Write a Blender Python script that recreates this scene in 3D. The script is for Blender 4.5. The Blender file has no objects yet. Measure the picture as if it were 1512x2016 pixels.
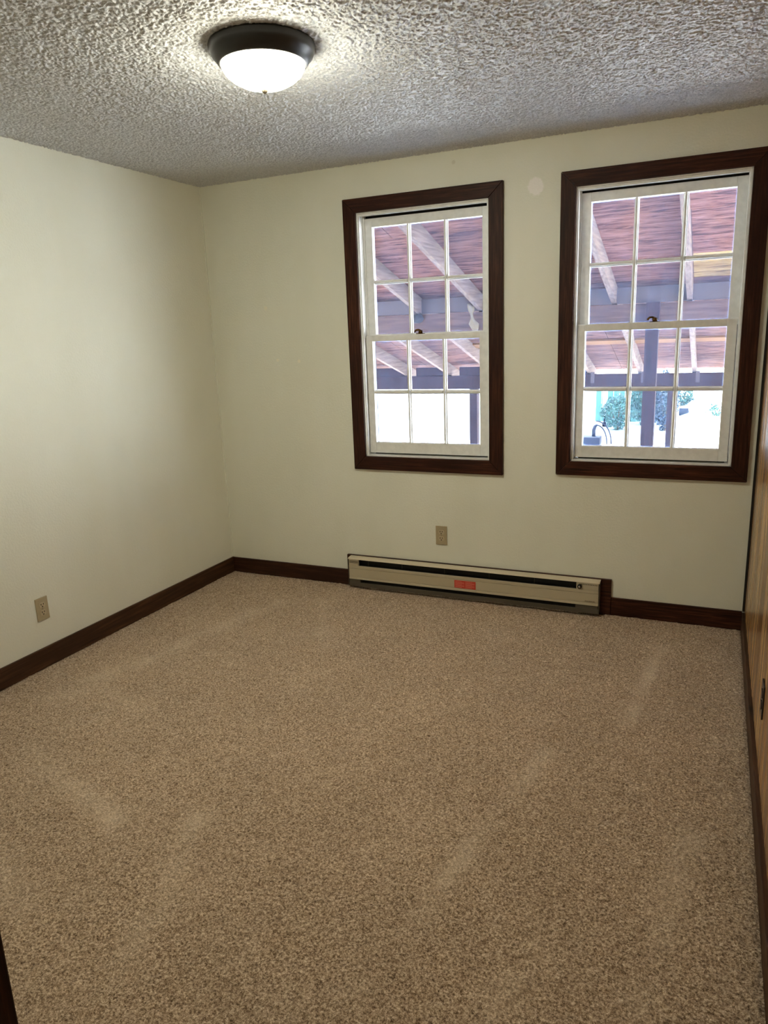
import bpy, bmesh, math, random
import numpy as np
from mathutils import Matrix, Vector
random.seed(7)
C = bpy.context.scene.collection
SC = bpy.context.scene

# ------------------------------------------------------------------ camera
cd = bpy.data.cameras.new('camera'); cam = bpy.data.objects.new('camera', cd); C.objects.link(cam)
Rr = Vector((0.9115874169822952, 0.4093672094239583, -0.037773920209427284))
Ru = Vector((-0.06386031789173607, 0.2317731513333368, 0.9706714511717033))
Rb = Vector((0.40611604375881716, -0.882439626359478, 0.23742380847806996))
m = Matrix((Rr, Ru, Rb)).transposed().to_4x4()
m.translation = Vector((2.93157, -3.87690, 1.52769))
cam.matrix_world = m
cd.sensor_fit = 'VERTICAL'; cd.sensor_height = 24.0; cd.lens = 1427.7 / 2016 * 24.0
cd.clip_start = 0.02; cd.clip_end = 300
SC.camera = cam

# ------------------------------------------------------------------ world, sun, exposure
w = bpy.data.worlds.new('sky'); SC.world = w; w.use_nodes = True
nt = w.node_tree; nt.nodes.clear()
sky = nt.nodes.new('ShaderNodeTexSky'); sky.sky_type = 'NISHITA'; sky.sun_disc = False
sky.sun_elevation = math.radians(54); sky.sun_rotation = math.radians(-55); sky.air_density = 1.0; sky.dust_density = 1.5
bg = nt.nodes.new('ShaderNodeBackground'); bg.inputs[1].default_value = 0.5
wo = nt.nodes.new('ShaderNodeOutputWorld')
nt.links.new(sky.outputs[0], bg.inputs[0]); nt.links.new(bg.outputs[0], wo.inputs[0])
sl = bpy.data.lights.new('sun', 'SUN'); sl.energy = 21.0; sl.angle = math.radians(0.6); sl.color = (1.0, 0.99, 0.97)
sun = bpy.data.objects.new('sun', sl); C.objects.link(sun)
SUN_AZ, SUN_EL = math.radians(-55), math.radians(54)     # azimuth from +y towards +x
sd = Vector((math.sin(SUN_AZ) * math.cos(SUN_EL), math.cos(SUN_AZ) * math.cos(SUN_EL), math.sin(SUN_EL)))
sun.rotation_euler = sd.to_track_quat('Z', 'Y').to_euler(); sun.location = (-6, 8, 12)
LAMP = 30.0
vs = SC.view_settings; vs.view_transform = 'Standard'; vs.look = 'None'; vs.gamma = 1.0; vs.use_curve_mapping = False
vs.exposure = 2.0
SC.cycles.max_bounces = 12; SC.cycles.diffuse_bounces = 7; SC.cycles.transparent_max_bounces = 24
SC.cycles.sample_clamp_indirect = 12.0
SC.cycles.use_denoising = True

# ------------------------------------------------------------------ materials
def lin(c):
    return tuple((x / 12.92 if x <= 0.04045 else ((x + 0.055) / 1.055) ** 2.4) for x in (v / 255.0 for v in c)) + (1.0,)
def mat(name, col, rough=0.6, metal=0.0, spec=0.5, build=None):
    M = bpy.data.materials.new(name); M.use_nodes = True
    b = M.node_tree.nodes['Principled BSDF']
    b.inputs['Base Color'].default_value = lin(col); b.inputs['Roughness'].default_value = rough
    b.inputs['Metallic'].default_value = metal; b.inputs['Specular IOR Level'].default_value = spec
    if build: build(M.node_tree, b)
    return M
def N(t, typ, **k):
    n = t.nodes.new(typ)
    for a, v in k.items():
        if a.startswith('i_'): n.inputs[a[2:].replace('_', ' ')].default_value = v
        else: setattr(n, a, v)
    return n
def coords(t, scale=(1, 1, 1), kind='Object', loc=(0, 0, 0)):
    tc = N(t, 'ShaderNodeTexCoord'); mp = N(t, 'ShaderNodeMapping')
    mp.inputs['Scale'].default_value = scale; mp.inputs['Location'].default_value = loc
    t.links.new(tc.outputs[kind], mp.inputs[0]); return mp.outputs[0]
def noise(t, vec, scale, detail=3, rough=0.55, dist=0.0):
    n = N(t, 'ShaderNodeTexNoise'); n.inputs['Scale'].default_value = scale; n.inputs['Detail'].default_value = detail
    n.inputs['Roughness'].default_value = rough; n.inputs['Distortion'].default_value = dist
    t.links.new(vec, n.inputs['Vector']); return n.outputs['Fac']
def ramp(t, fac, stops):
    r = N(t, 'ShaderNodeValToRGB'); e = r.color_ramp.elements
    e[0].position, e[0].color = stops[0][0], stops[0][1]; e[1].position, e[1].color = stops[-1][0], stops[-1][1]
    for p, c in stops[1:-1]:
        x = e.new(p); x.color = c
    t.links.new(fac, r.inputs[0]); return r.outputs[0]
def mix(t, fac, a, b, mode='MIX'):
    n = N(t, 'ShaderNodeMix', data_type='RGBA', blend_type=mode)
    for s, v in ((0, fac), (6, a), (7, b)):
        if isinstance(v, (int, float)): n.inputs[s].default_value = v
        elif isinstance(v, tuple): n.inputs[s].default_value = v
        else: t.links.new(v, n.inputs[s])
    return n.outputs[2]
def bump(t, b, h, strength, dist):
    n = N(t, 'ShaderNodeBump'); n.inputs['Strength'].default_value = strength; n.inputs['Distance'].default_value = dist
    t.links.new(h, n.inputs['Height']); t.links.new(n.outputs[0], b.inputs['Normal']); return n
def mth(t, op, a, b=None, c=None):
    n = N(t, 'ShaderNodeMath', operation=op)
    for i, v in enumerate((a, b, c)):
        if v is None: continue
        if isinstance(v, (int, float)): n.inputs[i].default_value = v
        else: t.links.new(v, n.inputs[i])
    return n.outputs[0]

def wood(name, axis, dark, mid, light, rough, grain=70, knots=True, spec=0.5, stretch=0.05):
    """axis = index of the grain direction"""
    def f(t, b):
        s = [1, 1, 1]; s[axis] = stretch
        v = coords(t, tuple(s))
        n1 = noise(t, v, grain, 4, 0.65, 0.3)
        n2 = noise(t, coords(t, tuple(1 if i != axis else 0.25 for i in range(3))), 9, 2)
        c = ramp(t, n1, [(0.3, lin(dark)), (0.52, lin(mid)), (0.75, lin(light))])
        c = mix(t, ramp(t, n2, [(0.35, (0, 0, 0, 1)), (0.68, (0.8, 0.8, 0.8, 1))]), c, mix(t, 0.25, lin(dark), lin(mid)))
        if knots:
            vo = N(t, 'ShaderNodeTexVoronoi'); vo.inputs['Scale'].default_value = 5.0
            t.links.new(coords(t, tuple(1 if i != axis else 0.45 for i in range(3))), vo.inputs['Vector'])
            k = ramp(t, vo.outputs['Distance'], [(0.03, (0.75, 0.75, 0.75, 1)), (0.09, (0, 0, 0, 1))])
            c = mix(t, k, c, lin(tuple(x * 0.35 for x in dark)))
        t.links.new(c, b.inputs['Base Color'])
        bump(t, b, n1, 0.25, 0.0015)
    return mat(name, mid, rough, spec=spec, build=f)

def wall_build(spots):
    def f(t, b):
        v = coords(t)
        n = noise(t, v, 95, 3, 0.5); n2 = noise(t, v, 320, 2)
        h = mth(t, 'ADD', mth(t, 'MULTIPLY', n, 1.0), mth(t, 'MULTIPLY', n2, 0.35))
        bump(t, b, h, 0.55, 0.0022)
        big = noise(t, coords(t, (1, 1, 0.35)), 2.3, 3)
        c = ramp(t, big, [(0.3, lin((221, 221, 205))), (0.7, lin((228, 228, 214)))])
        for (p, r, col, amt) in spots:
            sub = N(t, 'ShaderNodeVectorMath', operation='SUBTRACT'); t.links.new(v, sub.inputs[0]); sub.inputs[1].default_value = p
            ln = N(t, 'ShaderNodeVectorMath', operation='LENGTH'); t.links.new(sub.outputs[0], ln.inputs[0])
            d = mth(t, 'ADD', ln.outputs['Value'], mth(t, 'MULTIPLY', mth(t, 'SUBTRACT', noise(t, v, 28, 4, 0.7), 0.5), r * 1.1))
            k = ramp(t, d, [(r * 0.86, (amt, amt, amt, 1)), (r * 1.06, (0, 0, 0, 1))])
            c = mix(t, k, c, lin(col))
        t.links.new(c, b.inputs['Base Color'])
    return f
M = {}
M['wall'] = mat('cream_wall_paint', (226, 217, 182), 0.52, spec=0.45, build=wall_build([]))
M['wall_back'] = mat('cream_wall_paint_patched', (226, 217, 182), 0.52, spec=0.45, build=wall_build([
    ((2.05, 0, 2.217), 0.042, (240, 236, 230), 1.0), ((1.47, 0, 1.72), 0.010, (236, 230, 205), 0.6), ((0.41, 0, 1.71), 0.012, (236, 230, 205), 0.6),
    ((0.47, 0, 1.40), 0.009, (238, 232, 210), 0.7), ((0.62, 0, 1.39), 0.009, (238, 232, 210), 0.7), ((1.62, 0, 2.38), 0.010, (190, 182, 160), 0.4)]))
def ceil_build(t, b):
    v = coords(t); n = noise(t, v, 260, 3, 0.6); bump(t, b, n, 0.5, 0.003)
    t.links.new(ramp(t, noise(t, v, 150, 2), [(0.35, lin((186, 188, 192))), (0.65, lin((216, 217, 220)))]), b.inputs['Base Color'])
M['ceiling'] = mat('popcorn_ceiling', (215, 212, 208), 0.55, spec=0.5, build=ceil_build)
def carpet_build(t, b):
    v = coords(t)
    n1 = noise(t, v, 150, 3, 0.7); n2 = noise(t, v, 420, 2, 0.6); n3 = noise(t, v, 3.0, 3)
    h = mth(t, 'ADD', mth(t, 'MULTIPLY', n1, 0.65), mth(t, 'MULTIPLY', n2, 0.35))
    c = ramp(t, h, [(0.36, lin((70, 50, 34))), (0.45, lin((138, 114, 90))), (0.54, lin((188, 164, 138))), (0.64, lin((232, 214, 190)))])
    at = N(t, 'ShaderNodeAttribute', attribute_name='lay')
    c = mix(t, at.outputs['Fac'], c, lin((226, 208, 184)))
    hs = N(t, 'ShaderNodeHueSaturation'); t.links.new(c, hs.inputs['Color']); t.links.new(mth(t, 'ADD', 0.86, mth(t, 'MULTIPLY', n3, 0.28)), hs.inputs['Value'])
    t.links.new(hs.outputs[0], b.inputs['Base Color']); bump(t, b, h, 0.7, 0.006)
    b.inputs['Sheen Weight'].default_value = 0.15; b.inputs['Sheen Roughness'].default_value = 0.6
M['carpet'] = mat('beige_brown_carpet', (165, 140, 115), 0.95, spec=0.1, build=carpet_build)
DK, MD, LT = (24, 9, 6), (62, 31, 20), (100, 60, 38)
M['stain_x'] = wood('dark_stained_wood_x', 0, DK, MD, LT, 0.5, grain=110, spec=0.18)
M['stain_z'] = wood('dark_stained_wood_z', 2, DK, MD, LT, 0.5, grain=110, spec=0.18)
M['base_x'] = wood('dark_baseboard_wood_x', 0, (38, 20, 13), (62, 36, 24), (92, 60, 40), 0.5, spec=0.2)
M['base_y'] = wood('dark_baseboard_wood_y', 1, (46, 28, 17), (76, 50, 32), (108, 74, 50), 0.5, spec=0.2)
M['hickory'] = wood('glossy_hickory_veneer', 2, (98, 58, 30), (196, 156, 104), (222, 186, 134), 0.26, grain=22, knots=True, spec=0.5, stretch=0.10)
M['hickory_dark'] = wood('glossy_hickory_veneer_dark', 2, (84, 46, 22), (172, 128, 80), (214, 174, 122), 0.26, grain=18, knots=True, spec=0.5, stretch=0.10)
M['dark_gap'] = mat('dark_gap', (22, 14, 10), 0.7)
def sash_build(t, b):
    v = coords(t); n = noise(t, coords(t, (1, 1, 0.3)), 60, 3); bump(t, b, n, 0.15, 0.001)
    t.links.new(ramp(t, noise(t, v, 30, 4), [(0.3, lin((216, 216, 212))), (0.7, lin((230, 230, 226)))]), b.inputs['Base Color'])
M['sash'] = mat('white_sash_paint', (208, 204, 192), 0.5, build=sash_build)
M['jamb'] = mat('white_jamb_paint', (224, 222, 216), 0.45, build=sash_build)
M['brass'] = mat('tarnished_brass', (96, 68, 30), 0.22, metal=1.0)
M['plate'] = mat('almond_plastic', (172, 158, 128), 0.35)
M['plate_face'] = mat('almond_plastic_receptacle', (184, 170, 140), 0.3)
M['slot'] = mat('dark_slot', (20, 14, 8), 0.6)
M['black_plate'] = mat('black_plastic', (18, 17, 18), 0.25)
M['heater'] = mat('almond_enamel', (184, 173, 148), 0.35)
M['heater_lip'] = mat('almond_enamel_light', (204, 192, 168), 0.3)
M['heater_base'] = mat('grey_brown_enamel', (84, 77, 66), 0.4)
M['heater_dark'] = mat('black_heater_core', (16, 16, 17), 0.6)
M['knob'] = mat('black_knob', (20, 16, 16), 0.25); M['chrome'] = mat('chrome', (220, 220, 225), 0.12, metal=1.0)
M['label_red'] = mat('red_warning_label', (196, 62, 48), 0.5)
M['print'] = mat('dark_print', (60, 30, 20), 0.6)
M['bronze'] = mat('oil_rubbed_bronze', (52, 50, 48), 0.35, metal=0.6)
def dome_build(t, b):
    b.inputs['Emission Color'].default_value = (1.0, 0.95, 0.74, 1); b.inputs['Emission Strength'].default_value = LAMP
M['dome'] = mat('lit_frosted_glass', (245, 240, 225), 0.3, build=dome_build)
M['finial'] = mat('brushed_nickel', (150, 140, 125), 0.3, metal=0.8)
def glass():
    Mx = bpy.data.materials.new('dusty_window_glass'); Mx.use_nodes = True; t = Mx.node_tree; t.nodes.clear()
    out = N(t, 'ShaderNodeOutputMaterial'); tr = N(t, 'ShaderNodeBsdfTransparent'); tr.inputs[0].default_value = (0.93, 0.96, 0.97, 1)
    gl = N(t, 'ShaderNodeBsdfGlossy'); gl.inputs['Roughness'].default_value = 0.03
    fr = N(t, 'ShaderNodeFresnel'); fr.inputs[0].default_value = 1.35
    m1 = N(t, 'ShaderNodeMixShader'); ge = N(t, 'ShaderNodeNewGeometry'); t.links.new(mth(t, 'MULTIPLY', fr.outputs[0], mth(t, 'SUBTRACT', 1.0, ge.outputs['Backfacing'])), m1.inputs[0]); t.links.new(tr.outputs[0], m1.inputs[1]); t.links.new(gl.outputs[0], m1.inputs[2])
    ts = N(t, 'ShaderNodeBsdfTranslucent'); ts.inputs[0].default_value = (0.36, 0.53, 1.0, 1)
    v = coords(t)
    vo = N(t, 'ShaderNodeTexVoronoi'); vo.inputs['Scale'].default_value = 62.0; t.links.new(v, vo.inputs['Vector'])
    speck = ramp(t, mth(t, 'ADD', vo.outputs['Distance'], mth(t, 'MULTIPLY', noise(t, v, 7, 3), 0.55)), [(0.26, (1, 1, 1, 1)), (0.31, (0, 0, 0, 1))])
    film = ramp(t, noise(t, v, 12, 4, 0.7), [(0.3, (0.014, 0.014, 0.014, 1)), (0.75, (0.034, 0.034, 0.034, 1))])
    # paint smears and grime along the glazing edges (distance to the pane's edge)
    tc = N(t, 'ShaderNodeTexCoord'); sp = N(t, 'ShaderNodeSeparateXYZ'); t.links.new(tc.outputs['Generated'], sp.inputs[0])
    def edge(o, size): return mth(t, 'MULTIPLY', mth(t, 'SUBTRACT', 0.5, mth(t, 'ABSOLUTE', mth(t, 'SUBTRACT', o, 0.5))), size)
    e = mth(t, 'MINIMUM', edge(sp.outputs[0], 0.2), edge(sp.outputs[2], 0.28))
    e = mth(t, 'SUBTRACT', e, mth(t, 'MULTIPLY', mth(t, 'SUBTRACT', noise(t, v, 55, 3, 0.7), 0.5), 0.008))
    em = ramp(t, e, [(0.0015, (1, 1, 1, 1)), (0.0035, (0, 0, 0, 1))])
    dust = mth(t, 'MINIMUM', mth(t, 'ADD', film, mth(t, 'ADD', mth(t, 'MULTIPLY', speck, 0.22), mth(t, 'MULTIPLY', em, 0.25))), 0.9)
    m2 = N(t, 'ShaderNodeMixShader'); t.links.new(dust, m2.inputs[0]); t.links.new(m1.outputs[0], m2.inputs[1]); t.links.new(ts.outputs[0], m2.inputs[2])
    t.links.new(m2.outputs[0], out.inputs[0]); return Mx
M['glass'] = glass()
def ply(name, a, bb, c):
    def f(t, b):
        n = noise(t, coords(t, (0.13, 1, 1)), 30, 6, 0.72, 0.7); n2 = noise(t, coords(t), 1.7, 3)
        c1 = ramp(t, n, [(0.33, lin(tuple(v * 0.6 for v in a))), (0.40, lin(a)), (0.5, lin(bb)), (0.64, lin(c))])
        c1 = mix(t, ramp(t, n2, [(0.4, (0, 0, 0, 1)), (0.7, (0.55, 0.55, 0.55, 1))]), c1, mix(t, 0.6, c1, lin((60, 58, 66))))
        t.links.new(c1, b.inputs['Base Color'])
    return mat(name, bb, 0.95, spec=0.04, build=f)
M['ply'] = ply('weathered_plywood', (70, 44, 38), (108, 72, 62), (132, 96, 82))
M['ply_dimmed'] = ply('dimmed_plywood', (54, 36, 34), (88, 62, 56), (116, 88, 78))  # outer-bay plywood, colour darkened to offset bright light from the ground
M['ply_new'] = ply('pale_plywood', (104, 82, 52), (146, 120, 78), (168, 144, 100))
M['rafter'] = mat('weathered_rafter', (168, 138, 130), 0.95, spec=0.08, build=lambda t, b: t.links.new(ramp(t, noise(t, coords(t, (6, 0.4, 6)), 9, 4), [(0.3, lin((86, 74, 72))), (0.7, lin((122, 106, 98)))]), b.inputs['Base Color']))
M['beam'] = mat('weathered_beam', (130, 92, 84), 0.95, spec=0.08, build=lambda t, b: t.links.new(ramp(t, noise(t, coords(t, (0.4, 6, 6)), 9, 4), [(0.3, lin((62, 48, 46))), (0.7, lin((94, 74, 68)))]), b.inputs['Base Color']))
M['post'] = mat('weathered_post', (96, 76, 78), 0.95, spec=0.08, build=lambda t, b: t.links.new(ramp(t, noise(t, coords(t, (6, 6, 0.4)), 9, 4), [(0.3, lin((40, 32, 36))), (0.7, lin((60, 46, 48)))]), b.inputs['Base Color']))
M['block'] = mat('grey_blocking', (72, 62, 66), 0.8)
M['strip'] = mat('pale_batten', (112, 84, 58), 0.95, spec=0.05)
M['gravel'] = mat('pale_gravel', (214, 208, 196), 0.9, build=lambda t, b: t.links.new(ramp(t, noise(t, coords(t), 1.5, 5, 0.7), [(0.3, lin((206, 206, 204))), (0.7, lin((224, 225, 224)))]), b.inputs['Base Color']))
M['leaf'] = mat('pale_green_leaf', (62, 98, 88), 0.6); M['stem'] = mat('shrub_stem', (96, 80, 62), 0.8)
M['leaf_shaded'] = mat('shaded_leaf', (52, 66, 78), 0.6)  # darker slate copy of the leaf, shade painted into its colour
M['fence'] = mat('pale_green_fence_board', (84, 136, 126), 0.8)
M['siding'] = mat('white_siding', (238, 236, 230), 0.7)
M['tub'] = mat('blue_plastic_tub', (18, 34, 54), 0.5); M['tub_lid'] = mat('white_tub_lid', (225, 230, 228), 0.5)
M['blue_box'] = mat('slate_blue_metal', (22, 27, 40), 0.7, spec=0.1); M['rag'] = mat('off_white_cloth', (104, 94, 80), 0.9)
M['nest'] = mat('grey_brown_nest', (40, 40, 46), 0.9); M['white'] = mat('white_plastic', (240, 240, 236), 0.5)

# ------------------------------------------------------------------ mesh helpers
def box(bm, x0, x1, y0, y1, z0, z1, bev=0.0):
    vs_ = [bm.verts.new((x, y, z)) for x in (x0, x1) for y in (y0, y1) for z in (z0, z1)]
    fs = [bm.faces.new([vs_[i] for i in f]) for f in ((0, 1, 3, 2), (4, 6, 7, 5), (0, 4, 5, 1), (2, 3, 7, 6), (0, 2, 6, 4), (1, 5, 7, 3))]
    if bev: bmesh.ops.bevel(bm, geom=list({e for f in fs for e in f.edges}), offset=bev, segments=2, affect='EDGES', profile=0.6)
def prism(bm, pts, axis, a, b):
    """polygon pts in the two other axes (in order), extruded along axis from a to b"""
    def P(p, v):
        l = list(p); l.insert(axis, v); return l
    A = [bm.verts.new(P(p, a)) for p in pts]; B = [bm.verts.new(P(p, b)) for p in pts]
    n = len(pts); bm.faces.new(A); bm.faces.new(B[::-1])
    for i in range(n): bm.faces.new((A[i], B[i], B[(i + 1) % n], A[(i + 1) % n]))
def lathe(bm, prof, seg, c=(0, 0, 0)):
    rings = []
    for r, z in prof:
        if r < 1e-5: rings.append([bm.verts.new((c[0], c[1], c[2] + z))])
        else: rings.append([bm.verts.new((c[0] + r * math.cos(2 * math.pi * k / seg), c[1] + r * math.sin(2 * math.pi * k / seg), c[2] + z)) for k in range(seg)])
    for A, B in zip(rings, rings[1:]):
        for k in range(seg):
            k2 = (k + 1) % seg
            if len(A) == 1 and len(B) == 1: continue
            if len(A) == 1: bm.faces.new((A[0], B[k], B[k2]))
            elif len(B) == 1: bm.faces.new((A[k], A[k2], B[0]))
            else: bm.faces.new((A[k], A[k2], B[k2], B[k]))
def tube(bm, pts, r, seg=8):
    pts = [Vector(p) for p in pts]; prev = None; rings = []
    for i, p in enumerate(pts):
        d = (pts[min(i + 1, len(pts) - 1)] - pts[max(i - 1, 0)]).normalized()
        a = d.orthogonal().normalized() if prev is None else (prev - d * prev.dot(d)).normalized()
        prev = a; b = d.cross(a); rr = r[i] if isinstance(r, (list, tuple)) else r
        rings.append([bm.verts.new(p + (a * math.cos(2 * math.pi * k / seg) + b * math.sin(2 * math.pi * k / seg)) * rr) for k in range(seg)])
    for A, B in zip(rings, rings[1:]):
        for k in range(seg): bm.faces.new((A[k], A[(k + 1) % seg], B[(k + 1) % seg], B[k]))
    bm.faces.new(rings[0][::-1]); bm.faces.new(rings[-1])
def obj(name, bm, m, parent=None, smooth=False, loc=None, **props):
    bmesh.ops.recalc_face_normals(bm, faces=bm.faces)
    me = bpy.data.meshes.new(name); bm.to_mesh(me); bm.free(); me.materials.append(m)
    if smooth: me.shade_smooth()
    o = bpy.data.objects.new(name, me); C.objects.link(o)
    if parent: o.parent = parent
    if loc: o.location = loc
    for k, v in props.items(): o[k] = v
    return o
def B(name, m, parent, *boxes, bev=0.0, **props):
    bm = bmesh.new()
    for b in boxes: box(bm, *b, bev=bev)
    return obj(name, bm, m, parent, **props)
def thing(name, label, cat, loc=(0, 0, 0), group=None):
    o = bpy.data.objects.new(name, None); C.objects.link(o); o.location = loc; o.empty_display_size = 0.1
    o['label'] = label; o['category'] = cat
    if group: o['group'] = group
    return o
def struct(name, label=None, loc=(0, 0, 0)):
    o = bpy.data.objects.new(name, None); C.objects.link(o); o.location = loc; o['kind'] = 'structure'
    if label: o['label'] = label
    return o
ST = dict(kind='structure')

# ------------------------------------------------------------------ room shell
W, H, D = 3.125, 2.44, 3.55       # x 0..W, y -D..0, z 0..H
PW = 3.137                        # face of the wood panelling
OP = [(1.048, 1.810, 0.825, 2.188), (2.250, 3.024, 0.838, 2.192)]
WT = 0.15
def holed(x0, x1, z0, z1, holes, y0, y1):
    xs = sorted({x0, x1} | {v for h in holes for v in h[:2]}); zs = sorted({z0, z1} | {v for h in holes for v in h[2:]})
    bm = bmesh.new(); V = {}
    def v(x, y, z):
        k = (round(x, 5), y, round(z, 5))
        if k not in V: V[k] = bm.verts.new((x, y, z))
        return V[k]
    def solid(i, j):
        if not (0 <= i < len(xs) - 1 and 0 <= j < len(zs) - 1): return False
        cx, cz = (xs[i] + xs[i + 1]) / 2, (zs[j] + zs[j + 1]) / 2
        return not any(h[0] < cx < h[1] and h[2] < cz < h[3] for h in holes)
    for i in range(len(xs) - 1):
        for j in range(len(zs) - 1):
            if not solid(i, j): continue
            a, b, c, d = xs[i], xs[i + 1], zs[j], zs[j + 1]
            for y in (y0, y1): bm.faces.new((v(a, y, c), v(b, y, c), v(b, y, d), v(a, y, d)))
            if not solid(i - 1, j): bm.faces.new((v(a, y0, c), v(a, y1, c), v(a, y1, d), v(a, y0, d)))
            if not solid(i + 1, j): bm.faces.new((v(b, y0, c), v(b, y1, c), v(b, y1, d), v(b, y0, d)))
            if not solid(i, j - 1): bm.faces.new((v(a, y0, c), v(a, y1, c), v(b, y1, c), v(b, y0, c)))
            if not solid(i, j + 1): bm.faces.new((v(a, y0, d), v(a, y1, d), v(b, y1, d), v(b, y0, d)))
    return bm
obj('wall_back', holed(-0.12, 3.29, -0.12, 2.56, OP, 0.0, WT), M['wall_back'], label='cream textured wall with the two windows', **ST)
B('wall_left', M['wall'], None, (-0.12, 0.0, -5.2, 0.0, -0.12, 2.56), label='cream textured wall on the left', **ST)
wr = B('wall_right', M['dark_gap'], None, (PW + 0.010, 3.29, -5.2, 0.0, -0.12, 2.56), label='wall of glossy streaked wood panelling', **ST)
y = -0.002; pw = [0.158, 0.10, 0.21, 0.13, 0.24, 0.10, 0.175, 0.26, 0.10, 0.20, 0.14, 0.24, 0.10, 0.20, 0.26, 0.13, 0.22, 0.17, 0.2, 0.14, 0.2, 0.22]
for i, wd in enumerate(pw):
    y1 = y - wd
    if y1 < -3.55: y1 = -3.549
    B('plank', M['hickory'] if i % 3 else M['hickory_dark'], wr, (PW, PW + 0.0099, y1, y, 0.10, 2.439), bev=0.0015)
    y = y1 - 0.004
    if y < -3.54: break
obj('wall_front', holed(-0.12, 3.147, 0.0, 2.44, [(2.376, 3.13, 0.0, 2.05)], -D - 0.12, -D), M['wall'], label='cream wall around the doorway', **ST)
B('wall_hall', M['wall'], None, (-0.12, 3.29, -5.32, -5.2, -0.12, 2.56), **ST)
# door casing and jambs of the doorway the picture is taken through
dr = struct('door_1', 'dark stained door frame at the near left edge')
dm = M['stain_z']
B('jamb', dm, dr, (2.376, 2.396, -D - 0.125, -D + 0.005, 0.0, 2.03))
B('jamb', dm, dr, (3.110, 3.130, -D - 0.125, -D + 0.005, 0.0, 2.03))
B('jamb_head', M['stain_x'], dr, (2.376, 3.130, -D - 0.125, -D + 0.005, 2.03, 2.05))
B('casing_board', dm, dr, (2.300, 2.390, -D, -D + 0.012, 0.0, 2.04), bev=0.002)
B('casing_board', M['stain_x'], dr, (2.300, 3.135, -D, -D + 0.012, 2.04, 2.13), bev=0.002)

# carpeted floor and textured ceiling: real relief on a fine grid
def blur(a, s):
    k = int(3 * s) + 1; g = np.exp(-0.5 * (np.arange(-k, k + 1) / s) ** 2); g /= g.sum()
    a = np.apply_along_axis(lambda r: np.convolve(r, g, 'same'), 0, a)
    return np.apply_along_axis(lambda r: np.convolve(r, g, 'same'), 1, a)
def grid_mesh(name, x0, x1, y0, y1, step, zf, m, flip):
    nx, ny = int(round((x1 - x0) / step)) + 1, int(round((y1 - y0) / step)) + 1
    X, Y = np.meshgrid(np.linspace(x0, x1, nx), np.linspace(y0, y1, ny))
    Z, extra = zf(X, Y)
    co = np.stack([X, Y, Z], -1).reshape(-1, 3).astype(np.float32)
    idx = np.arange(nx * ny).reshape(ny, nx)
    q = np.stack([idx[:-1, :-1], idx[:-1, 1:], idx[1:, 1:], idx[1:, :-1]], -1).reshape(-1, 4)
    if flip: q = q[:, ::-1]
    me = bpy.data.meshes.new(name); me.vertices.add(len(co)); me.vertices.foreach_set('co', co.ravel())
    me.loops.add(q.size); me.loops.foreach_set('vertex_index', q.ravel().astype(np.int32))
    me.polygons.add(len(q)); me.polygons.foreach_set('loop_start', np.arange(0, q.size, 4, dtype=np.int32))
    me.update(calc_edges=True); me.shade_smooth(); me.materials.append(m)
    if extra is not None:
        a = me.attributes.new('lay', 'FLOAT', 'POINT'); a.data.foreach_set('value', extra.ravel().astype(np.float32))
    o = bpy.data.objects.new(name, me); C.objects.link(o); return o
rng = np.random.default_rng(3)
def carpet_z(X, Y):
    n = blur(rng.standard_normal(X.shape), 0.8); n /= n.std()
    big = blur(rng.standard_normal(X.shape), 3); big /= big.std()
    z = -0.004 + 0.0016 * np.clip(n, -2.2, 2.0) + 0.0006 * big
    ed = np.minimum(np.minimum(X, W - X), -Y); z = z - 0.004 * np.clip(1 - ed / 0.012, 0, 1)
    lay = np.zeros_like(X)
    # vacuum tracks: streaks where the pile lies the other way
    wob = blur(rng.standard_normal(X.shape), 9); wob /= wob.std()
    for (xa, ya, xb, yb, wd, s) in TRACKS:
        dx, dy = xb - xa, yb - ya; L2 = dx * dx + dy * dy
        t = ((X - xa) * dx + (Y - ya) * dy) / L2; tc = np.clip(t, 0, 1)
        d = np.hypot(X - xa - tc * dx, Y - ya - tc * dy) * (1 + 0.15 * wob)
        lay = np.maximum(lay, s * np.exp(-(d / wd) ** 2) * (0.75 + 0.25 * wob))
    return z, np.clip(lay + 0.02 * wob, 0, 0.6)
TRACKS = [(0.62, -0.45, 0.42, -1.35, 0.06, .26), (0.42, -1.35, 0.30, -1.75, 0.09, .26), (0.35, -1.62, 0.75, -1.72, 0.05, .18),
          (2.77, -0.35, 2.70, -1.15, 0.035, .30), (2.45, -1.45, 2.30, -2.25, 0.035, .26), (2.30, -2.25, 2.24, -2.62, 0.05, .16),
          (2.95, -1.75, 2.84, -2.50, 0.05, .16), (0.55, -2.15, 1.20, -2.35, 0.05, .24), (0.75, -2.55, 1.25, -2.75, 0.06, .16),
          (1.45, -2.25, 1.65, -2.75, 0.06, .16), (2.60, -2.35, 2.50, -2.9, 0.05, .14), (0.9, -0.35, 1.2, -0.9, 0.08, .10)]
fl = grid_mesh('floor', -0.0, W + 0.0, -3.55, 0.0, 0.0055, carpet_z, M['carpet'], False)
fl['kind'] = 'structure'; fl['label'] = 'beige-brown fleck carpet with vacuum streaks'
B('floor_slab', M['carpet'], None, (-0.12, 3.29, -5.3, 0.15, -0.14, -0.012), **ST)
def ceil_z(X, Y):
    n = blur(rng.standard_normal(X.shape), 0.65); n /= n.std()
    n2 = blur(rng.standard_normal(X.shape), 1.3); n2 /= n2.std()
    v = np.tanh(1.3 * n + 0.7 * n2)
    z = H - 0.0026 - 0.0023 * v
    ed = np.minimum(np.minimum(X, W - X), -Y)
    return z, None
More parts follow.
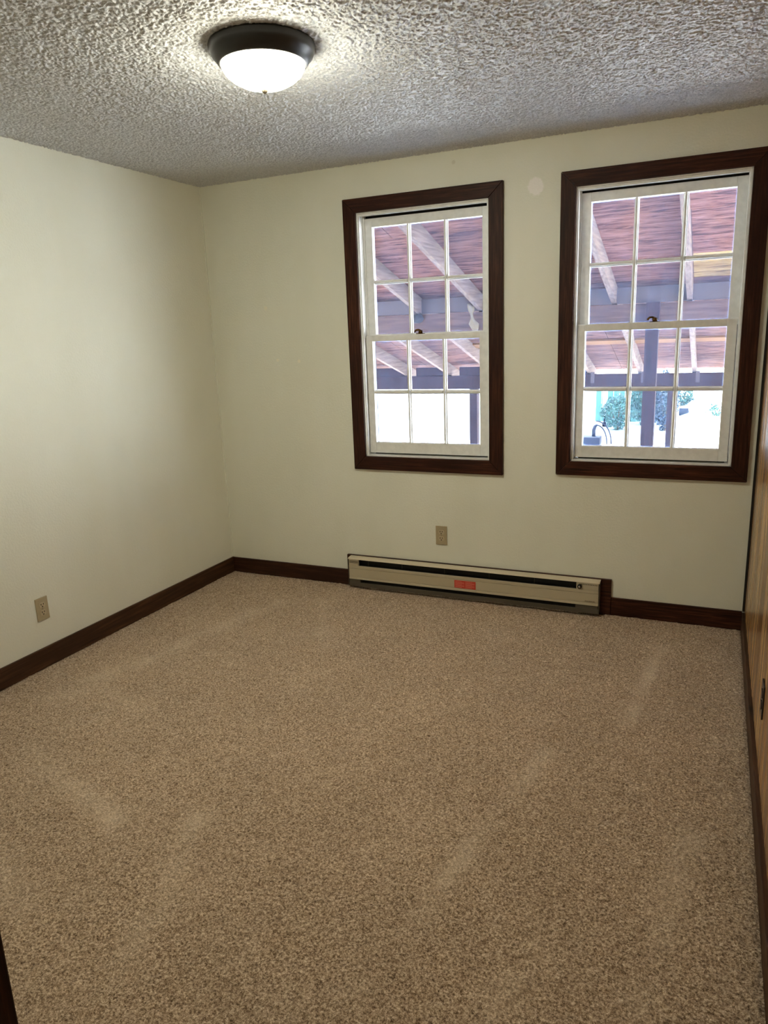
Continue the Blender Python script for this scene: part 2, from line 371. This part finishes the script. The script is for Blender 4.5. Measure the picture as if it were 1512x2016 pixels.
ce = grid_mesh('ceiling', 0.0, W + 0.02, -2.75, 0.0, 0.0034, ceil_z, M['ceiling'], True)
ce['kind'] = 'structure'; ce['label'] = 'pale grey popcorn-textured ceiling'
B('ceiling_slab', M['ceiling'], None, (-0.12, 3.29, -5.3, 0.15, H + 0.001, H + 0.12), **ST)

# baseboards
def baseboard(name, bx, m): return B(name, m, None, bx, bev=0.002, **ST)
baseboard('baseboard_left', (0.0, 0.012, -3.54, 0.0, -0.004, 0.098), M['base_y'])
baseboard('baseboard_back', (0.012, 0.890, -0.013, 0.0, -0.004, 0.097), M['base_x'])
baseboard('baseboard_back', (2.486, 3.125, -0.013, 0.0, -0.004, 0.097), M['stain_x'])
baseboard('baseboard_right', (W, W + 0.0215, -3.54, 0.0, -0.004, 0.088), M['base_y'])
# backing board behind the heater
B('trim_1', M['stain_x'], None, (0.890, 2.486, -0.019, 0.0, -0.003, 0.199), bev=0.002, label='dark wooden backing board behind the heater', **ST)
# dark corner moulding between back wall and panelling
B('trim_2', M['dark_gap'], None, (3.126, 3.1365, -0.010, 0.0, 0.098, 2.437), label='thin dark corner moulding beside the panelling', **ST)
B('trim_3', M['wall'], None, (0.0, 0.006, -0.006, 0.0, 0.099, 2.437), **ST)

# ------------------------------------------------------------------ windows
def mitre_board(bm, pts, y0, y1):   # pts in (x, z)
    prism(bm, pts, 1, y0, y1)
def sash(win, name, x0, x1, z0, z1, gx0, gx1, gz0, gz1, mx, hz, y0, y1):
    bm = bmesh.new()
    box(bm, x0, gx0, y0, y1, z0, z1, bev=0.002); box(bm, gx1, x1, y0, y1, z0, z1, bev=0.002)
    box(bm, gx0, gx1, y0, y1, gz1, z1, bev=0.002); box(bm, gx0, gx1, y0, y1, z0, gz0, bev=0.002)
    s = obj(name, bm, M['sash'], win)
    ym = y0 + 0.022
    def mun(pa, pb, vert):   # moulded glazing bar: wide at the glass, narrow towards the room
        bm = bmesh.new(); c, a, b = pa
        prof = [(c - 0.011, ym + 0.008), (c - 0.011, ym - 0.004), (c - 0.0055, ym - 0.008), (c - 0.0045, y0 + 0.003), (c + 0.0045, y0 + 0.003), (c + 0.0055, ym - 0.008), (c + 0.011, ym - 0.004), (c + 0.011, ym + 0.008)]
        if vert: prism(bm, prof, 2, a, b)
        else: prism(bm, [(q[1], q[0]) for q in prof], 0, a, b)
        obj('muntin', bm, M['sash'], s)
    xs = [gx0] + list(mx) + [gx1]; zs = [gz0, hz, gz1]
    for c in mx: mun((c, gz0, gz1), None, True)
    for i in range(3): mun((hz, xs[i] + (0.0115 if i else 0), xs[i + 1] - (0.0115 if i < 2 else 0)), None, False)
    for i in range(3):
        for j in range(2):
            B('pane', M['glass'], s, (xs[i] + 0.001, xs[i + 1] - 0.001, ym + 0.0005, ym + 0.0035, zs[j] + 0.001, zs[j + 1] - 0.001))
    return s
def window(n, op, out, lo, up, lockx, lock_turn, label):
    w_ = struct('window_%d' % n, label)
    x0, x1, z0, z1 = op; X0, X1, Z0, Z1 = out
    yb, yf = 0.0, -0.019
    for k, (pts, mm) in enumerate([([(X0, Z1), (X1, Z1), (x1, z1), (x0, z1)], 'stain_x'), ([(X0, Z0), (x0, z0), (x1, z0), (X1, Z0)], 'stain_x'),
                    ([(X0, Z0), (X0, Z1), (x0, z1), (x0, z0)], 'stain_z'), ([(X1, Z0), (x1, z0), (x1, z1), (X1, Z1)], 'stain_z')]):
        bm = bmesh.new(); cx = sum(p[0] for p in pts) / 4; cz = sum(p[1] for p in pts) / 4
        pts = [(cx + (p[0] - cx) * 0.9985, cz + (p[1] - cz) * 0.9985) for p in pts]
        mitre_board(bm, pts, yf, yb); bmesh.ops.bevel(bm, geom=bm.edges[:], offset=0.0012, segments=1, affect='EDGES')
        obj('casing_board', bm, M[mm], w_)
    # white jamb lining with a stop bead round the room side
    e = 0.0005
    B('jamb', M['jamb'], w_, (x0 + e, x0 + 0.006, -0.004, WT, z0, z1), (x1 - 0.006, x1 - e, -0.004, WT, z0, z1), (x0, x1, -0.004, WT, z1 - 0.006, z1 - e), (x0, x1, -0.004, WT + 0.02, z0 + e, z0 + 0.007))
    B('stop_bead', M['jamb'], w_, (x0 + 0.006, x0 + 0.0125, 0.004, 0.024, z0 + 0.007, z1 - 0.006), (x1 - 0.014, x1 - 0.006, 0.004, 0.024, z0 + 0.007, z1 - 0.006),
      (x0 + 0.0125, x1 - 0.014, 0.004, 0.022, z1 - 0.018, z1 - 0.006), bev=0.0015)
    B('parting_bead', M['jamb'], w_, (x0 + 0.006, x0 + 0.016, 0.0655, 0.0695, z0 + 0.007, z1 - 0.006), (x1 - 0.016, x1 - 0.006, 0.0655, 0.0695, z0 + 0.007, z1 - 0.006))
    B('gap_shade_stop', M['dark_gap'], w_, (x0 + 0.006, x0 + 0.030, 0.107, 0.125, z0 + 0.007, z1 - 0.006), (x1 - 0.030, x1 - 0.006, 0.107, 0.125, z0 + 0.007, z1 - 0.006), (x0 + 0.03, x1 - 0.03, 0.107, 0.125, z1 - 0.034, z1 - 0.006), (x0 + 0.03, x1 - 0.03, 0.066, 0.125, z0 + 0.007, z0 + 0.026))  # added ring, coloured dark to paint the shade in the sash gaps
    s = sash(w_, 'lower_sash', *lo, 0.030, 0.064)
    sash(w_, 'upper_sash', *up, 0.071, 0.105)
    # brass sash lock on the meeting rail
    mz = lo[3]
    L = bpy.data.objects.new('sash_lock', None); C.objects.link(L); L.parent = w_; L.location = (lockx, 0.045, mz)
    bm = bmesh.new(); box(bm, -0.024, 0.024, -0.009, 0.009, 0.0, 0.004, bev=0.0015); obj('lock_plate', bm, M['brass'], L)
    bm = bmesh.new(); lathe(bm, [(0.0, 0.004), (0.012, 0.004), (0.013, 0.010), (0.010, 0.020), (0.0, 0.022)], 14); obj('lock_cam', bm, M['brass'], L, True)
    bm = bmesh.new(); d = lock_turn
    tube(bm, [(0, 0, 0.018), (d * 0.012, -0.004, 0.023), (d * 0.024, -0.007, 0.022), (d * 0.031, -0.008, 0.016), (d * 0.032, -0.008, 0.010)], [0.006, 0.006, 0.0055, 0.005, 0.006], 8)
    obj('lock_lever', bm, M['brass'], L, True)
    return w_
window(1, OP[0], (0.972, 1.886, 0.746, 2.262),
       (1.0615, 1.7935, 0.842, 1.524, 1.102, 1.744, 0.905, 1.491, (1.319, 1.536), 1.200),
       (1.0580, 1.7970, 1.500, 2.164, 1.107, 1.751, 1.530, 2.117, (1.323, 1.541), 1.818), 1.396, -1, 'white six-over-six sash window, left of the two')
window(2, OP[1], (2.177, 3.098, 0.764, 2.265),
       (2.2650, 3.0050, 0.855, 1.538, 2.304, 2.962, 0.916, 1.505, (2.5255, 2.7485), 1.211),
       (2.2610, 3.0100, 1.512, 2.171, 2.312, 2.964, 1.540, 2.127, (2.526, 2.747), 1.8285), 2.636, -1, 'white six-over-six sash window, right of the two beside the panelling')

# ------------------------------------------------------------------ outlets
def outlet(name, label, loc, rotz, black=False, group=None):
    t = thing(name, label, 'outlet', loc, group); t.rotation_euler = (0, 0, rotz)
    bm = bmesh.new(); box(bm, -0.035, 0.035, -0.0055, 0.0, -0.057, 0.057, bev=0.002)
    obj('cover_plate', bm, M['black_plate'] if black else M['plate'], t)
    for s in (1, -1):
        bm = bmesh.new(); pts = []
        for k in range(24):
            a = 2 * math.pi * k / 24; pts.append((0.0175 * math.cos(a), max(-0.0125, min(0.0125, 0.0175 * math.sin(a))) + s * 0.0195))
        prism(bm, pts, 1, -0.0075, -0.005)
        r = obj('receptacle', bm, M['black_plate'] if black else M['plate_face'], t)
        if not black:
            B('socket_slot', M['slot'], r, (-0.0085, -0.0050, -0.0079, -0.0070, s * 0.0195 - 0.0005, s * 0.0195 + 0.0085), (0.0050, 0.0085, -0.0079, -0.0070, s * 0.0195 + 0.0005, s * 0.0195 + 0.0080), (-0.0030, 0.0030, -0.0079, -0.0070, s * 0.0195 - 0.0105, s * 0.0195 - 0.0050))
    bm = bmesh.new(); lathe(bm, [(0, 0), (0.0032, 0), (0.0028, 0.0012), (0, 0.0015)], 12)
    bmesh.ops.rotate(bm, verts=bm.verts, matrix=Matrix.Rotation(math.pi / 2, 3, 'X')); bmesh.ops.translate(bm, verts=bm.verts, vec=(0, -0.0055, 0))
    obj('screw', bm, M['finial'], t)
    return t
outlet('wall_outlet', 'almond duplex outlet on the back wall between heater and windows', (1.515, 0.0, 0.368), 0)
outlet('wall_outlet', 'almond duplex outlet low on the left wall', (0.0, -1.545, 0.292), math.pi / 2)
outlet('wall_outlet', 'black outlet plate on the wood panelled wall', (PW, -1.445, 0.337), -math.pi / 2, True)

# ------------------------------------------------------------------ baseboard heater
hx0, hx1 = 0.918, 2.432
ht = thing('baseboard_heater', 'long almond electric baseboard heater below the windows', 'heater', (hx0, -0.019, 0.0))
hl = hx1 - hx0
def HB(name, m, *bx, parent=ht, bev=0.0, **p): return B(name, m, parent, *bx, bev=bev, **p)
d0 = -0.050
HB('back_plate', M['heater_dark'], (0.004, hl - 0.004, -0.004, -0.0005, 0.012, 0.186))
bm = bmesh.new(); prism(bm, [(-0.0005, 0.1965), (-0.0400, 0.1935), (d0 + 0.002, 0.1875), (d0 + 0.002, 0.1860), (d0 + 0.004, 0.1860), (-0.038, 0.1905), (-0.0005, 0.193)], 0, 0.0, hl)
obj('top_cover', bm, M['heater_lip'], ht)
for x, s in ((0.0, 1), (hl - 0.0025, 1)):
    bm = bmesh.new(); prism(bm, [(-0.0045, 0.014), (-0.0045, 0.189), (-0.036, 0.187), (d0 + 0.002, 0.177), (d0 + 0.002, 0.014)], 0, x, x + 0.0025); obj('end_cap', bm, M['heater_base'], ht)
# front panel with two pressed ridges
bm = bmesh.new()
prism(bm, [(d0 + 0.007, 0.1470), (d0, 0.1450), (d0, 0.131), (d0 + 0.004, 0.129), (d0 + 0.001, 0.127), (d0 + 0.001, 0.076), (d0 + 0.004, 0.074), (d0 - 0.001, 0.071), (d0 - 0.002, 0.061), (d0 + 0.004, 0.058), (d0 + 0.007, 0.060), (d0 + 0.007, 0.146)], 0, 0.007, hl - 0.005)
fp = obj('front_panel', bm, M['heater'], ht)
HB('heating_element', M['heater_dark'], (0.07, hl - 0.125, -0.034, -0.0045, 0.062, 0.142))
fb = bmesh.new()
for k in range(150):
    x = 0.075 + k * (hl - 0.21) / 149; box(fb, x, x + 0.0012, -0.037, -0.0343, 0.066, 0.144)
o = obj('element_fin', fb, mat('dark_aluminium', (44, 44, 46), 0.4, metal=0.5), ht); o['kind'] = 'stuff'
for x in (0.135, 0.36, 0.63, 0.90, 1.16):
    HB('bracket', M['heater_base'], (x, x + 0.002, d0 + 0.012, -0.0375, 0.148, 0.185))
# end compartments, filled in above and below the panel
HB('left_cover', M['heater'], (0.007, 0.072, d0 + 0.003, -0.0345, 0.1475, 0.1855))
lv = HB('louvre', M['heater_base'], *[(0.010, 0.069, d0 + 0.0020, d0 + 0.0028, 0.163 + k * 0.0045, 0.1648 + k * 0.0045) for k in range(4)])
cp = HB('control_panel', M['heater'], (hl - 0.122, hl - 0.006, d0 + 0.003, -0.0345, 0.1475, 0.1855))
HB('vent_slot', M['slot'], *[(hl - 0.105 + k * 0.0088, hl - 0.1005 + k * 0.0088, d0 + 0.0020, d0 + 0.0029, 0.1745, 0.1785) for k in range(11)], parent=cp)
for nm, a, b in (('kick_cover', 0.007, 0.080), ('kick_cover', hl - 0.125, hl - 0.006)): HB(nm, M['heater_base'], (a, b, d0 + 0.004, -0.0045, 0.0385, 0.0575))
HB('kick_strip', M['heater_base'], (0.007, hl - 0.003, d0 + 0.001, d0 + 0.008, 0.014, 0.0380), bev=0.001)
kn = bpy.data.objects.new('thermostat_knob', None); C.objects.link(kn); kn.parent = ht; kn.location = (2.328 - hx0, d0 + 0.003, 0.164); kn.rotation_euler = (math.pi / 2, 0, 0)
bm = bmesh.new(); lathe(bm, [(0, 0), (0.0125, 0), (0.0115, 0.012), (0.0075, 0.013), (0, 0.013)], 24); obj('knob_skirt', bm, M['knob'], kn, True)
bm = bmesh.new(); lathe(bm, [(0, 0.013), (0.0060, 0.013), (0.0052, 0.0165), (0, 0.017)], 20); obj('knob_cap', bm, M['chrome'], kn, True)
lb = HB('warning_label', M['label_red'], (1.613 - hx0, 1.742 - hx0, d0 + 0.0002, d0 + 0.0008, 0.077, 0.1235))
HB('label_print', mat('pale_red_print', (224, 130, 110), 0.6), *[(1.618 - hx0 + c * 0.062, 1.618 - hx0 + c * 0.062 + (0.055 if k % 3 else 0.040), d0 - 0.0001, d0 + 0.0001, 0.1155 - k * 0.0058, 0.1178 - k * 0.0058) for c in (0, 1) for k in range(7)], parent=lb)
def text(name, body, size, m, parent, loc, rot, sx=1.0):
    cu = bpy.data.curves.new(name, 'FONT'); cu.body = body; cu.size = size; cu.extrude = 0.0003; cu.resolution_u = 2
    to = bpy.data.objects.new(name, cu); C.objects.link(to); dg = bpy.context.evaluated_depsgraph_get()
    me = bpy.data.meshes.new_from_object(to.evaluated_get(dg)); bpy.data.objects.remove(to)
    me.materials.append(m); o = bpy.data.objects.new(name, me); C.objects.link(o); o.parent = parent; o.location = loc; o.rotation_euler = rot; o.scale = (sx, 1, 1)
    return o
text('badge_lettering', 'MARKEL', 0.0105, M['print'], fp, (2.357 - hx0, d0 + 0.0006, 0.079), (math.pi / 2, 0, 0), 1.45)

# ------------------------------------------------------------------ ceiling light
lamp = thing('ceiling_light', 'round flush-mount ceiling light with bronze pan and lit white glass dome', 'lamp', (1.545, -1.655, H - 0.003))
bm = bmesh.new(); lathe(bm, [(0, 0), (0.168, 0), (0.170, -0.006), (0.166, -0.012), (0.168, -0.018), (0.160, -0.034), (0.150, -0.044), (0.141, -0.058), (0.134, -0.060), (0.131, -0.052), (0.0, -0.050)], 96)
obj('pan', bm, M['bronze'], lamp, True)
bm = bmesh.new(); lathe(bm, [(0.1335, -0.056), (0.132, -0.066), (0.122, -0.083), (0.102, -0.100), (0.075, -0.114), (0.045, -0.123), (0.018, -0.127), (0.0, -0.128)], 96)
obj('glass_dome', bm, M['dome'], lamp, True)
bm = bmesh.new(); lathe(bm, [(0, -0.126), (0.012, -0.127), (0.013, -0.131), (0.009, -0.136), (0.006, -0.139), (0, -0.140)], 20)
obj('finial', bm, M['finial'], lamp, True)

# unseen fill lamp added in the hall to brighten the room
HALL_FILL = 25.0
hall = thing('hall_fill_light', 'unseen fill light added in the hall behind the doorway', 'lamp', (1.6, -4.45, H))
bm = bmesh.new(); lathe(bm, [(0, 0), (0.15, 0), (0.155, -0.02), (0.14, -0.03), (0, -0.03)], 40); obj('pan', bm, M['bronze'], hall, True)
bm = bmesh.new(); lathe(bm, [(0.138, -0.03), (0.12, -0.06), (0.07, -0.085), (0, -0.095)], 40)
obj('glass_dome', bm, mat('hall_fill_glass', (240, 240, 235), 0.3, build=lambda t, b: (setattr(b.inputs['Emission Color'], 'default_value', (1.0, 0.95, 0.86, 1)), setattr(b.inputs['Emission Strength'], 'default_value', HALL_FILL))), hall, True)

# ------------------------------------------------------------------ outside: porch
TS = 0.287
def zr(y): return 1.699 - TS * (y - 2.70)        # underside of the rafters
Yo, Ym, G0 = 5.20, 2.70, -1.0
po = thing('lean_to_porch', 'weathered wooden lean-to porch roof outside the windows', 'porch', (1.5, Ym, G0))
def PB(name, m, *bx, **p):
    o = B(name, m, po, *bx, **p); o.matrix_parent_inverse = Matrix.Translation(-Vector(po.location)); return o
rx = [-2.05 - 0.6 * k for k in range(6)][::-1] + [-1.45, -0.85, -0.25, 0.34, 0.93, 1.52, 2.09, 2.675, 3.27, 3.87]
for x in rx:
    bm = bmesh.new(); prism(bm, [(0.16, zr(0.16)), (Yo + 0.40, zr(Yo + 0.40)), (Yo + 0.40, zr(Yo + 0.40) + 0.142), (0.16, zr(0.16) + 0.142)], 0, x, x + 0.04)
    o = obj('rafter', bm, M['rafter'], po); o.matrix_parent_inverse = Matrix.Translation(-Vector(po.location))
for i in range(len(rx) - 1):
    PB('blocking', M['block'], (rx[i] + 0.041, rx[i + 1] - 0.001, Ym - 0.02, Ym + 0.02, 1.703, zr(Ym + 0.02) + 0.138))
for i in range(len(rx) - 1):
    if rx[i] < 1.2: PB('blocking', M['post'], (rx[i] + 0.16, rx[i + 1] - 0.001, Yo - 0.02, Yo + 0.02, 0.976, 1.085))
PB('beam', M['beam'], (-5.4, 4.0, Ym - 0.045, Ym + 0.045, 1.51, 1.695))
PB('beam', M['post'], (-5.4, 4.0, Yo - 0.045, Yo + 0.045, 0.808, 0.975))
for x0, x1, yy, zt in ((2.378, 2.478, Ym - 0.0955, 1.70), (2.43, 2.52, Yo, 0.807), (0.05, 0.15, Yo, 0.807), (-2.4, -2.3, Yo, 0.807), (3.88, 3.98, Ym, 1.509), (3.88, 3.98, Yo, 0.807), (-2.5, -2.4, Ym, 1.509)):
    PB('post', M['post'], (x0, x1, yy - 0.05, yy + 0.05, G0 - 0.02, zt))
th = math.atan(TS)
rows = [0.17, 1.38, 2.59, 3.80, Yo + 0.42]
for j in range(4):
    off = 0.0 if j % 2 else 1.2
    for xa in np.arange(-5.45 - off, 4.2, 2.44):
        a, b = max(xa, -5.45), min(xa + 2.436, 4.1)
        if b - a < 0.1: continue
        y0, y1 = rows[j] + 0.002, rows[j + 1] - 0.002
        new = (j == 1 and a < 3.0 < b)
        bm = bmesh.new(); q = 0.1425
        if new: # the pale replacement piece fills one bay only
            a2 = 2.72
            for (u, v_, mm) in ((a, a2 - 0.003, 'ply'), (a2, b, 'ply_new')):
                bm = bmesh.new(); ys = y0 if mm == 'ply' else 2.10
                prism(bm, [(ys, zr(ys) + q), (y1, zr(y1) + q), (y1, zr(y1) + q + 0.012), (ys, zr(ys) + q + 0.012)], 0, u, v_)
                o = obj('plywood_sheet', bm, M[mm], po); o.matrix_parent_inverse = Matrix.Translation(-Vector(po.location))
                if mm == 'ply_new': o['label'] = 'pale new plywood patch'
            bm = bmesh.new(); u, v_, y1 = a2, b, 2.098
            prism(bm, [(y0, zr(y0) + q), (y1, zr(y1) + q), (y1, zr(y1) + q + 0.012), (y0, zr(y0) + q + 0.012)], 0, u, v_)
        else:
            prism(bm, [(y0, zr(y0) + q), (y1, zr(y1) + q), (y1, zr(y1) + q + 0.012), (y0, zr(y0) + q + 0.012)], 0, a, b)
        o = obj('plywood_sheet', bm, M['ply' if j < 2 else 'ply_dimmed'], po); o.matrix_parent_inverse = Matrix.Translation(-Vector(po.location))
# roofing over the sheets
bm = bmesh.new(); q = 0.156; prism(bm, [(0.16, zr(0.16) + q), (Yo + 0.43, zr(Yo + 0.43) + q), (Yo + 0.43, zr(Yo + 0.43) + q + 0.006), (0.16, zr(0.16) + q + 0.006)], 0, -5.47, 4.12)
o = obj('roofing_felt', bm, mat('grey_felt', (80, 80, 82), 0.9), po); o.matrix_parent_inverse = Matrix.Translation(-Vector(po.location))
for i in range(len(rx) - 1):
    if rx[i] < 0.3: continue
    yb = 4.25; bm = bmesh.new(); q = 0.1415
    prism(bm, [(yb, zr(yb) + q), (yb + 0.14, zr(yb + 0.14) + q), (yb + 0.14, zr(yb + 0.14) + q - 0.02), (yb, zr(yb) + q - 0.02)], 0, rx[i] + 0.041, rx[i + 1] - 0.001)
    o = obj('batten', bm, M['strip'], po); o.matrix_parent_inverse = Matrix.Translation(-Vector(po.location))
# metal hangers on the outer beam
for x in (1.52, 2.09, 2.675):
    PB('rafter_tie', M['block'], (x + 0.042, x + 0.085, Yo - 0.0485, Yo - 0.0455, 0.87, 1.00))
# house wall above the porch
# rag over a rafter, nest under the middle beam
bm = bmesh.new()
prs = []
for i in range(9):
    zz = 1.77 - i * 0.030; ww = 0.020 + 0.012 * math.sin(i * 1.3) + (0.012 if i > 5 else 0)
    prs.append([bm.verts.new((0.874 + ww * math.cos(a) * (1 + 0.25 * math.sin(3 * a + i)) + 0.006 * i, 2.60 + 0.022 * math.sin(a) * (1 + 0.2 * math.cos(2 * a + i)), zz)) for a in [2 * math.pi * k / 14 for k in range(14)]])
for A, Bq in zip(prs, prs[1:]):
    for k in range(14): bm.faces.new((A[k], A[(k + 1) % 14], Bq[(k + 1) % 14], Bq[k]))
bm.faces.new(prs[0]); bm.faces.new(prs[-1][::-1])
o = obj('hanging_rag', bm, M['rag'], None, True); o['label'] = 'off-white rag hanging from a porch rafter, seen through the left window'; o['category'] = 'rag'
bm = bmesh.new(); bmesh.ops.create_icosphere(bm, subdivisions=3, radius=0.052)
for v in bm.verts: v.co *= 1 + 0.12 * math.sin(v.co.x * 160) * math.cos(v.co.z * 130 + v.co.y * 90)
bmesh.ops.scale(bm, verts=bm.verts, vec=(1.05, 0.8, 0.8)); bmesh.ops.translate(bm, verts=bm.verts, vec=(0.37, 2.605, 1.66))
o = obj('wasp_nest', bm, M['nest'], None, True); o['label'] = 'small dark nest lump on the porch beam, seen through the left window'; o['category'] = 'nest'

# ------------------------------------------------------------------ outside: yard
def bank(X, Y):
    t = np.clip((Y - 15.2) / 6.0, 0, 1) * np.clip((X - 1.9) / 2.5, 0, 1)
    t2 = np.clip((Y - 17) / 40.0, 0, 1)
    t_bounce = np.clip((X - 4.6) / 7.0, 0, 1)  # unseen steep slope on the right, added to bounce sunlight indoors
    z = G0 + np.maximum(2.6 * t, 4.4 * t_bounce) + 6.0 * t2 + 0.02 * np.sin(X * 1.7) * np.cos(Y * 1.3)
    return z, None
g = grid_mesh('ground', -40, 60, -8.0, 80.0, 0.5, bank, M['gravel'], False)
g['kind'] = 'structure'; g['label'] = 'bright pale gravel yard outside'
def shrub(name, label, c, r, nleaf, m, seed, group=None):
    t = thing(name, label, 'shrub', c, group); rs = np.random.default_rng(seed)
    bm = bmesh.new()
    for k in range(5):
        a = 2 * math.pi * k / 5; tube(bm, [(0, 0, -0.03), (0.25 * r[0] * math.cos(a), 0.25 * r[1] * math.sin(a), r[2] * 0.7), (0.55 * r[0] * math.cos(a), 0.55 * r[1] * math.sin(a), r[2] * 1.4)], [0.02, 0.014, 0.006], 6)
    obj('stem', bm, M['stem'], t)
    u = rs.standard_normal((nleaf, 3)); u /= np.linalg.norm(u, axis=1)[:, None]; rad = rs.uniform(0.35, 1, nleaf) ** 0.5 * (1 + 0.18 * np.sin(u[:, 0] * 7 + seed) * np.cos(u[:, 2] * 6))
    P = u * rad[:, None] * np.array(r) + np.array([0, 0, r[2]]); P[:, 2] = np.maximum(P[:, 2], 0.02)
    a = rs.standard_normal((nleaf, 3)); a /= np.linalg.norm(a, axis=1)[:, None]; b = np.cross(a, rs.standard_normal((nleaf, 3))); b /= np.linalg.norm(b, axis=1)[:, None]
    s = 0.045
    co = np.stack([P - a * s, P + b * s * 0.45, P + a * s, P - b * s * 0.45], 1).reshape(-1, 3)
    me = bpy.data.meshes.new('foliage'); me.from_pydata(co.tolist(), [], (np.arange(nleaf * 4).reshape(-1, 4)).tolist()); me.materials.append(m)
    o = bpy.data.objects.new('foliage', me); C.objects.link(o); o.parent = t; o['kind'] = 'stuff'
shrub('shrub', 'low rounded shrub against the pale fence, just left of the porch post', (0.75, 14.9, G0), (0.40, 0.35, 0.45), 1500, M['leaf'], 1)
shrub('shrub', 'tall leafy shrub directly left of the porch post', (1.30, 16.05, G0), (0.42, 0.4, 0.72), 2200, M['leaf'], 2)
shrub('shrub', 'dense shrub with shade-darkened leaves seen between the two porch posts', (1.86, 14.95, G0), (0.30, 0.3, 0.72), 2000, M['leaf_shaded'], 3)
shrub('shrub', 'loose shrub behind the blue tub', (2.12, 18.3, G0 + 0.12), (0.30, 0.3, 0.50), 1200, M['leaf'], 4)
shrub('shrub', 'small straggly plant low on the bank beside the tub', (3.02, 16.3, G0 + 0.21), (0.28, 0.25, 0.16), 260, M['leaf'], 5)
shrub('shrub', 'sparse plant halfway up the bank', (3.35, 17.4, G0 + 0.55), (0.30, 0.25, 0.15), 200, M['leaf'], 6)
shrub('shrub', 'highest sparse plant near the top right of the bank', (3.75, 18.6, G0 + 1.09), (0.25, 0.25, 0.22), 170, M['leaf'], 7)
# fence of single boards
fn = thing('board_fence', 'pale green board fence behind the shrubs', 'fence', (0.0, 16.6, G0))
for k in range(12):
    B('fence_board', M['fence'], fn, (-0.02 + k * 0.152, -0.02 + k * 0.152 + 0.147, 0.0, 0.02, 0.0 + 0.01 * (k % 3), 1.16 + 0.02 * (k % 2)))
B('fence_rail', M['fence'], fn, (-0.02, 1.80, 0.021, 0.06, 0.4, 0.49), (-0.02, 1.80, 0.021, 0.06, 0.9, 0.99))
# white building: side wall
wb = thing('white_building', 'bright white building at the far left of the yard', 'building', (-6.0, 16.0, G0))
bm = bmesh.new()
prism(bm, [(-6.0, -0.6), (6.15, -0.6), (5.75, -1.6), (-6.0, -1.6)], 2, -0.05, 3.2); obj('wall', bm, M['siding'], wb)
B('roof', mat('grey_roof', (150, 150, 150), 0.8), wb, (-6.2, 6.35, -1.9, 3.5, 3.2, 3.35))
# blue tub with a pale lid
tb = thing('storage_tub', 'blue tub with a white lid below the bank', 'tub', (2.19, 17.3, G0 + 0.11))
bm = bmesh.new(); box(bm, -0.12, 0.12, -0.10, 0.10, 0.0, 0.20, bev=0.015); obj('tub_body', bm, M['tub'], tb)
B('tub_lid', M['tub_lid'], tb, (-0.13, 0.13, -0.11, 0.11, 0.20, 0.235), bev=0.008)
# white post with a dark foot
pp = thing('marker_post', 'slim white post with a dark foot in front of the fence', 'post', (0.36, 15.55, G0))
bm = bmesh.new(); lathe(bm, [(0, 0.28), (0.040, 0.28), (0.055, 0.5), (0.060, 1.2), (0.045, 1.32), (0, 1.34)], 14); obj('sleeve', bm, M['white'], pp, True)
bm = bmesh.new(); lathe(bm, [(0, 0.0), (0.05, 0.0), (0.05, 0.10), (0.02, 0.12), (0.018, 0.30), (0, 0.30)], 14); obj('foot', bm, M['blue_box'], pp, True)
# blue box with an upright spout and two arched hoses
hb = thing('hose_box', 'slate-blue box with an upright spout and two arched hoses', 'garden equipment', (0.54, 12.2, G0))
bm = bmesh.new(); box(bm, -0.26, 0.20, -0.15, 0.15, 0.0, 0.22, bev=0.01); obj('box_body', bm, M['blue_box'], hb)
bm = bmesh.new(); tube(bm, [(0.05, 0, 0.20), (0.05, 0, 0.36), (0.075, 0, 0.44), (0.11, 0, 0.47)], [0.04, 0.038, 0.034, 0.028], 12); obj('spout', bm, M['blue_box'], hb, True)
for (rxx, top) in ((0.34, 0.54), (0.25, 0.46)):
    bm = bmesh.new(); tube(bm, [(0.08 + rxx * math.sin(a) * 1.0, 0.0, 0.0 + top * math.cos(a) ** 0.8 + 0.012) for a in [0.05 + k * 1.48 / 12 for k in range(13)]], 0.013, 8); obj('hose', bm, M['blue_box'], hb, True)
